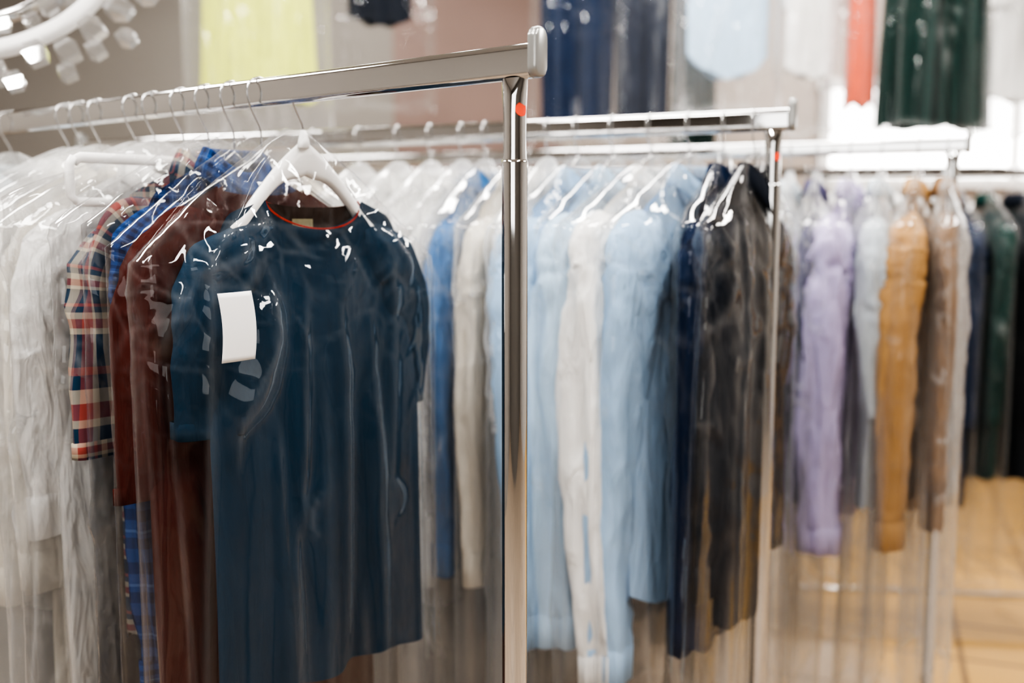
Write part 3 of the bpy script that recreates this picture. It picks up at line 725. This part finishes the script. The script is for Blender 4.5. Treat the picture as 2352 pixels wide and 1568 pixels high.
# ================================================================ room
def wallbox(name, c, s, mat):
    o = obj(name, *box(*c, *s), mat, smooth=False); o['kind'] = 'structure'; return o
m, t, out = nt('floor_tiles')
p = N(t, 'ShaderNodeBsdfPrincipled'); p.inputs['Roughness'].default_value = 0.4
tc = N(t, 'ShaderNodeTexCoord')
cols = []
mp = N(t, 'ShaderNodeMapping'); mp.inputs['Rotation'].default_value = (0, 0, 0.35); L(t, tc.outputs['Object'], mp.inputs[0])
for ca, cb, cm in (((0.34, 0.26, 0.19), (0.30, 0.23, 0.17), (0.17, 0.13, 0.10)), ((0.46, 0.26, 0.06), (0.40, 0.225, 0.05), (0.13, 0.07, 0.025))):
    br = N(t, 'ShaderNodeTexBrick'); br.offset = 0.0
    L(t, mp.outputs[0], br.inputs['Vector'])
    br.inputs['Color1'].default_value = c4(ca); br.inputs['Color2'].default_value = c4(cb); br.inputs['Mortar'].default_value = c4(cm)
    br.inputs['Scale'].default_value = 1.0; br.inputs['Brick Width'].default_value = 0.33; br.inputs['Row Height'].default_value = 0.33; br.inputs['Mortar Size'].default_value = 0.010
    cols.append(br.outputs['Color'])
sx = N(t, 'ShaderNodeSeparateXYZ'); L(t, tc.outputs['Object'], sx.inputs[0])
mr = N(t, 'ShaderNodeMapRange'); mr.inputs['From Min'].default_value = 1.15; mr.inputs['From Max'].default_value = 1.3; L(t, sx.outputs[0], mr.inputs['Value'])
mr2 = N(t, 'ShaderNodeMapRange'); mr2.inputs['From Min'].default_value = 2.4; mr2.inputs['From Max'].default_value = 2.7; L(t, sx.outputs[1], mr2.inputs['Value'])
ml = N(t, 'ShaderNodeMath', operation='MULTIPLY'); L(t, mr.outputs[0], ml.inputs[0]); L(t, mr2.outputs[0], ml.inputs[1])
mx = N(t, 'ShaderNodeMix'); mx.data_type = 'RGBA'; L(t, ml.outputs[0], mx.inputs[0]); L(t, cols[0], mx.inputs[6]); L(t, cols[1], mx.inputs[7])  # yellow towards the far right: lamplight put into the tile colour
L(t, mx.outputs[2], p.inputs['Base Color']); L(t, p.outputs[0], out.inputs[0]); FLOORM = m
WALLB = solid('wall_paint_beige', (0.36, 0.30, 0.26), rough=0.8, var=0.15, scale=1.2)
WALLM = solid('wall_paint_brown', (0.20, 0.135, 0.115), rough=0.8, var=0.12, scale=1.2)
WALLT = solid('wall_paint_taupe', (0.22, 0.20, 0.18), rough=0.8, var=0.08, scale=0.8)
WALLD = solid('wall_paint_dark_taupe', (0.10, 0.09, 0.08), rough=0.8, var=0.08, scale=0.8)
WALLW = solid('wall_paint_warm_grey', (0.36, 0.34, 0.32), rough=0.8, var=0.05, scale=0.8)
CEIL = solid('ceiling_paint', (0.48, 0.47, 0.46), rough=0.9, var=0.03)
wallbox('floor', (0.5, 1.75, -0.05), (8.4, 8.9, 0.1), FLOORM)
wallbox('ceiling', (0.5, 1.75, 3.45), (8.4, 8.9, 0.1), CEIL)
wallbox('wall_left', (-3.55, 1.75, 1.7), (0.1, 8.9, 3.4), WALLT)
wallbox('wall_right', (4.55, 1.75, 1.7), (0.1, 8.9, 3.4), WALLW)
wallbox('wall_front', (0.5, -2.65, 1.7), (8.0, 0.1, 3.4), WALLD)
WX0, WX1, WZ0, WZ1 = 1.85, 4.1, 1.75, 2.32
wallbox('wall_back', (-2.1, 6.05, 1.7), (2.8, 0.1, 3.4), WALLT)
wallbox('wall_back_brown', (-0.2, 6.05, 1.7), (1.0, 0.1, 3.4), WALLM)
o = obj('wall_back_beige', *join_geo(box((0.3+WX0)/2, 6.05, 1.7, WX0-0.3, 0.1, 3.4), box((WX0+WX1)/2, 6.05, WZ0/2, WX1-WX0, 0.1, WZ0), box((WX0+WX1)/2, 6.05, (WZ1+3.4)/2, WX1-WX0, 0.1, 3.4-WZ1), box((WX1+4.5)/2, 6.05, 1.7, 4.5-WX1, 0.1, 3.4)), WALLB, smooth=False); o['kind'] = 'structure'
WINM = solid('window_daylight_glass', (0.9, 0.9, 0.9), rough=0.3, var=0.01, emit=(1, 0.98, 0.95), es=9)
wallbox('window_1', ((WX0+WX1)/2, 6.05, (WZ0+WZ1)/2), (WX1-WX0, 0.03, WZ1-WZ0), WINM)
fr = obj('trim_1', *join_geo(box((WX0+WX1)/2, 5.99, WZ0, WX1-WX0+0.1, 0.06, 0.06), box((WX0+WX1)/2, 5.99, WZ1, WX1-WX0+0.1, 0.06, 0.06), box(WX0, 5.99, (WZ0+WZ1)/2, 0.06, 0.06, WZ1-WZ0), box(WX1, 5.99, (WZ0+WZ1)/2, 0.06, 0.06, WZ1-WZ0), box((WX0+WX1)/2, 5.99, (WZ0+WZ1)/2, 0.05, 0.05, WZ1-WZ0)), HWHITE, smooth=False); fr['kind'] = 'structure'

PANEL = solid('lamp_panel', (1, 1, 1), emit=(1, 0.97, 0.92), es=26)
def fixture(x, y, sx, sy, pw, col=(1, 0.97, 0.93)):
    e = empty('ceiling_light', (x, y, 3.4), 0, 'flat rectangular white ceiling light panel', 'ceiling light', 'ceiling light panels')
    obj('light_housing', *box(0, 0, -0.02, sx+0.04, sy+0.04, 0.04), HWHITE, e, smooth=False)
    obj('light_diffuser', *box(0, 0, -0.043, sx, sy, 0.006), PANEL, e, smooth=False)
    ld = bpy.data.lights.new('panel_lamp', 'AREA'); ld.shape = 'RECTANGLE'; ld.size = sx; ld.size_y = sy; ld.energy = pw; ld.color = col
    lo = bpy.data.objects.new('panel_lamp', ld); COL.objects.link(lo); lo.parent = e; lo.location = (0, 0, -0.06)
for (x, y, sx_, sy_, pw) in [(-1.3, 0.2, 0.3, 1.5, 62), (1.0, 0.1, 0.3, 1.5, 52), (-2.2, 2.4, 0.3, 1.5, 50), (0.3, 2.9, 1.5, 0.3, 54), (2.6, 2.4, 0.3, 1.5, 62), (2.4, 5.0, 1.5, 0.3, 56), (-1.0, 4.9, 1.2, 0.3, 22)]:
    fixture(x, y, sx_, sy_, pw)
ld = bpy.data.lights.new('front_area_light', 'AREA'); ld.shape = 'RECTANGLE'; ld.size = 2.4; ld.size_y = 1.4; ld.energy = 34; ld.color = (1, 0.98, 0.95)
lo = bpy.data.objects.new('front_area_light', ld); COL.objects.link(lo); lo.location = (-1.2, -2.5, 2.0); lo.rotation_euler = (dg(90), 0, 0)  # area light just before the solid front wall, facing into the room
w = bpy.data.worlds.new('World'); SC.world = w; w.use_nodes = True
w.node_tree.nodes['Background'].inputs[0].default_value = (1, 0.97, 0.93, 1); w.node_tree.nodes['Background'].inputs[1].default_value = 0.5
try:
    SC.view_settings.look = 'AgX - High Contrast'
except Exception as ex:
    print('look', ex)

# ================================================================ camera
cd = bpy.data.cameras.new('Camera'); cam = bpy.data.objects.new('Camera', cd); COL.objects.link(cam)
cam.location = (0, 0, CAMZ); cam.rotation_euler = (dg(90-6.5), 0, 0)
cd.lens = 35; cd.sensor_width = 36; cd.clip_start = 0.05
cd.dof.use_dof = True; cd.dof.focus_distance = 1.30; cd.dof.aperture_fstop = 1.8
SC.camera = cam
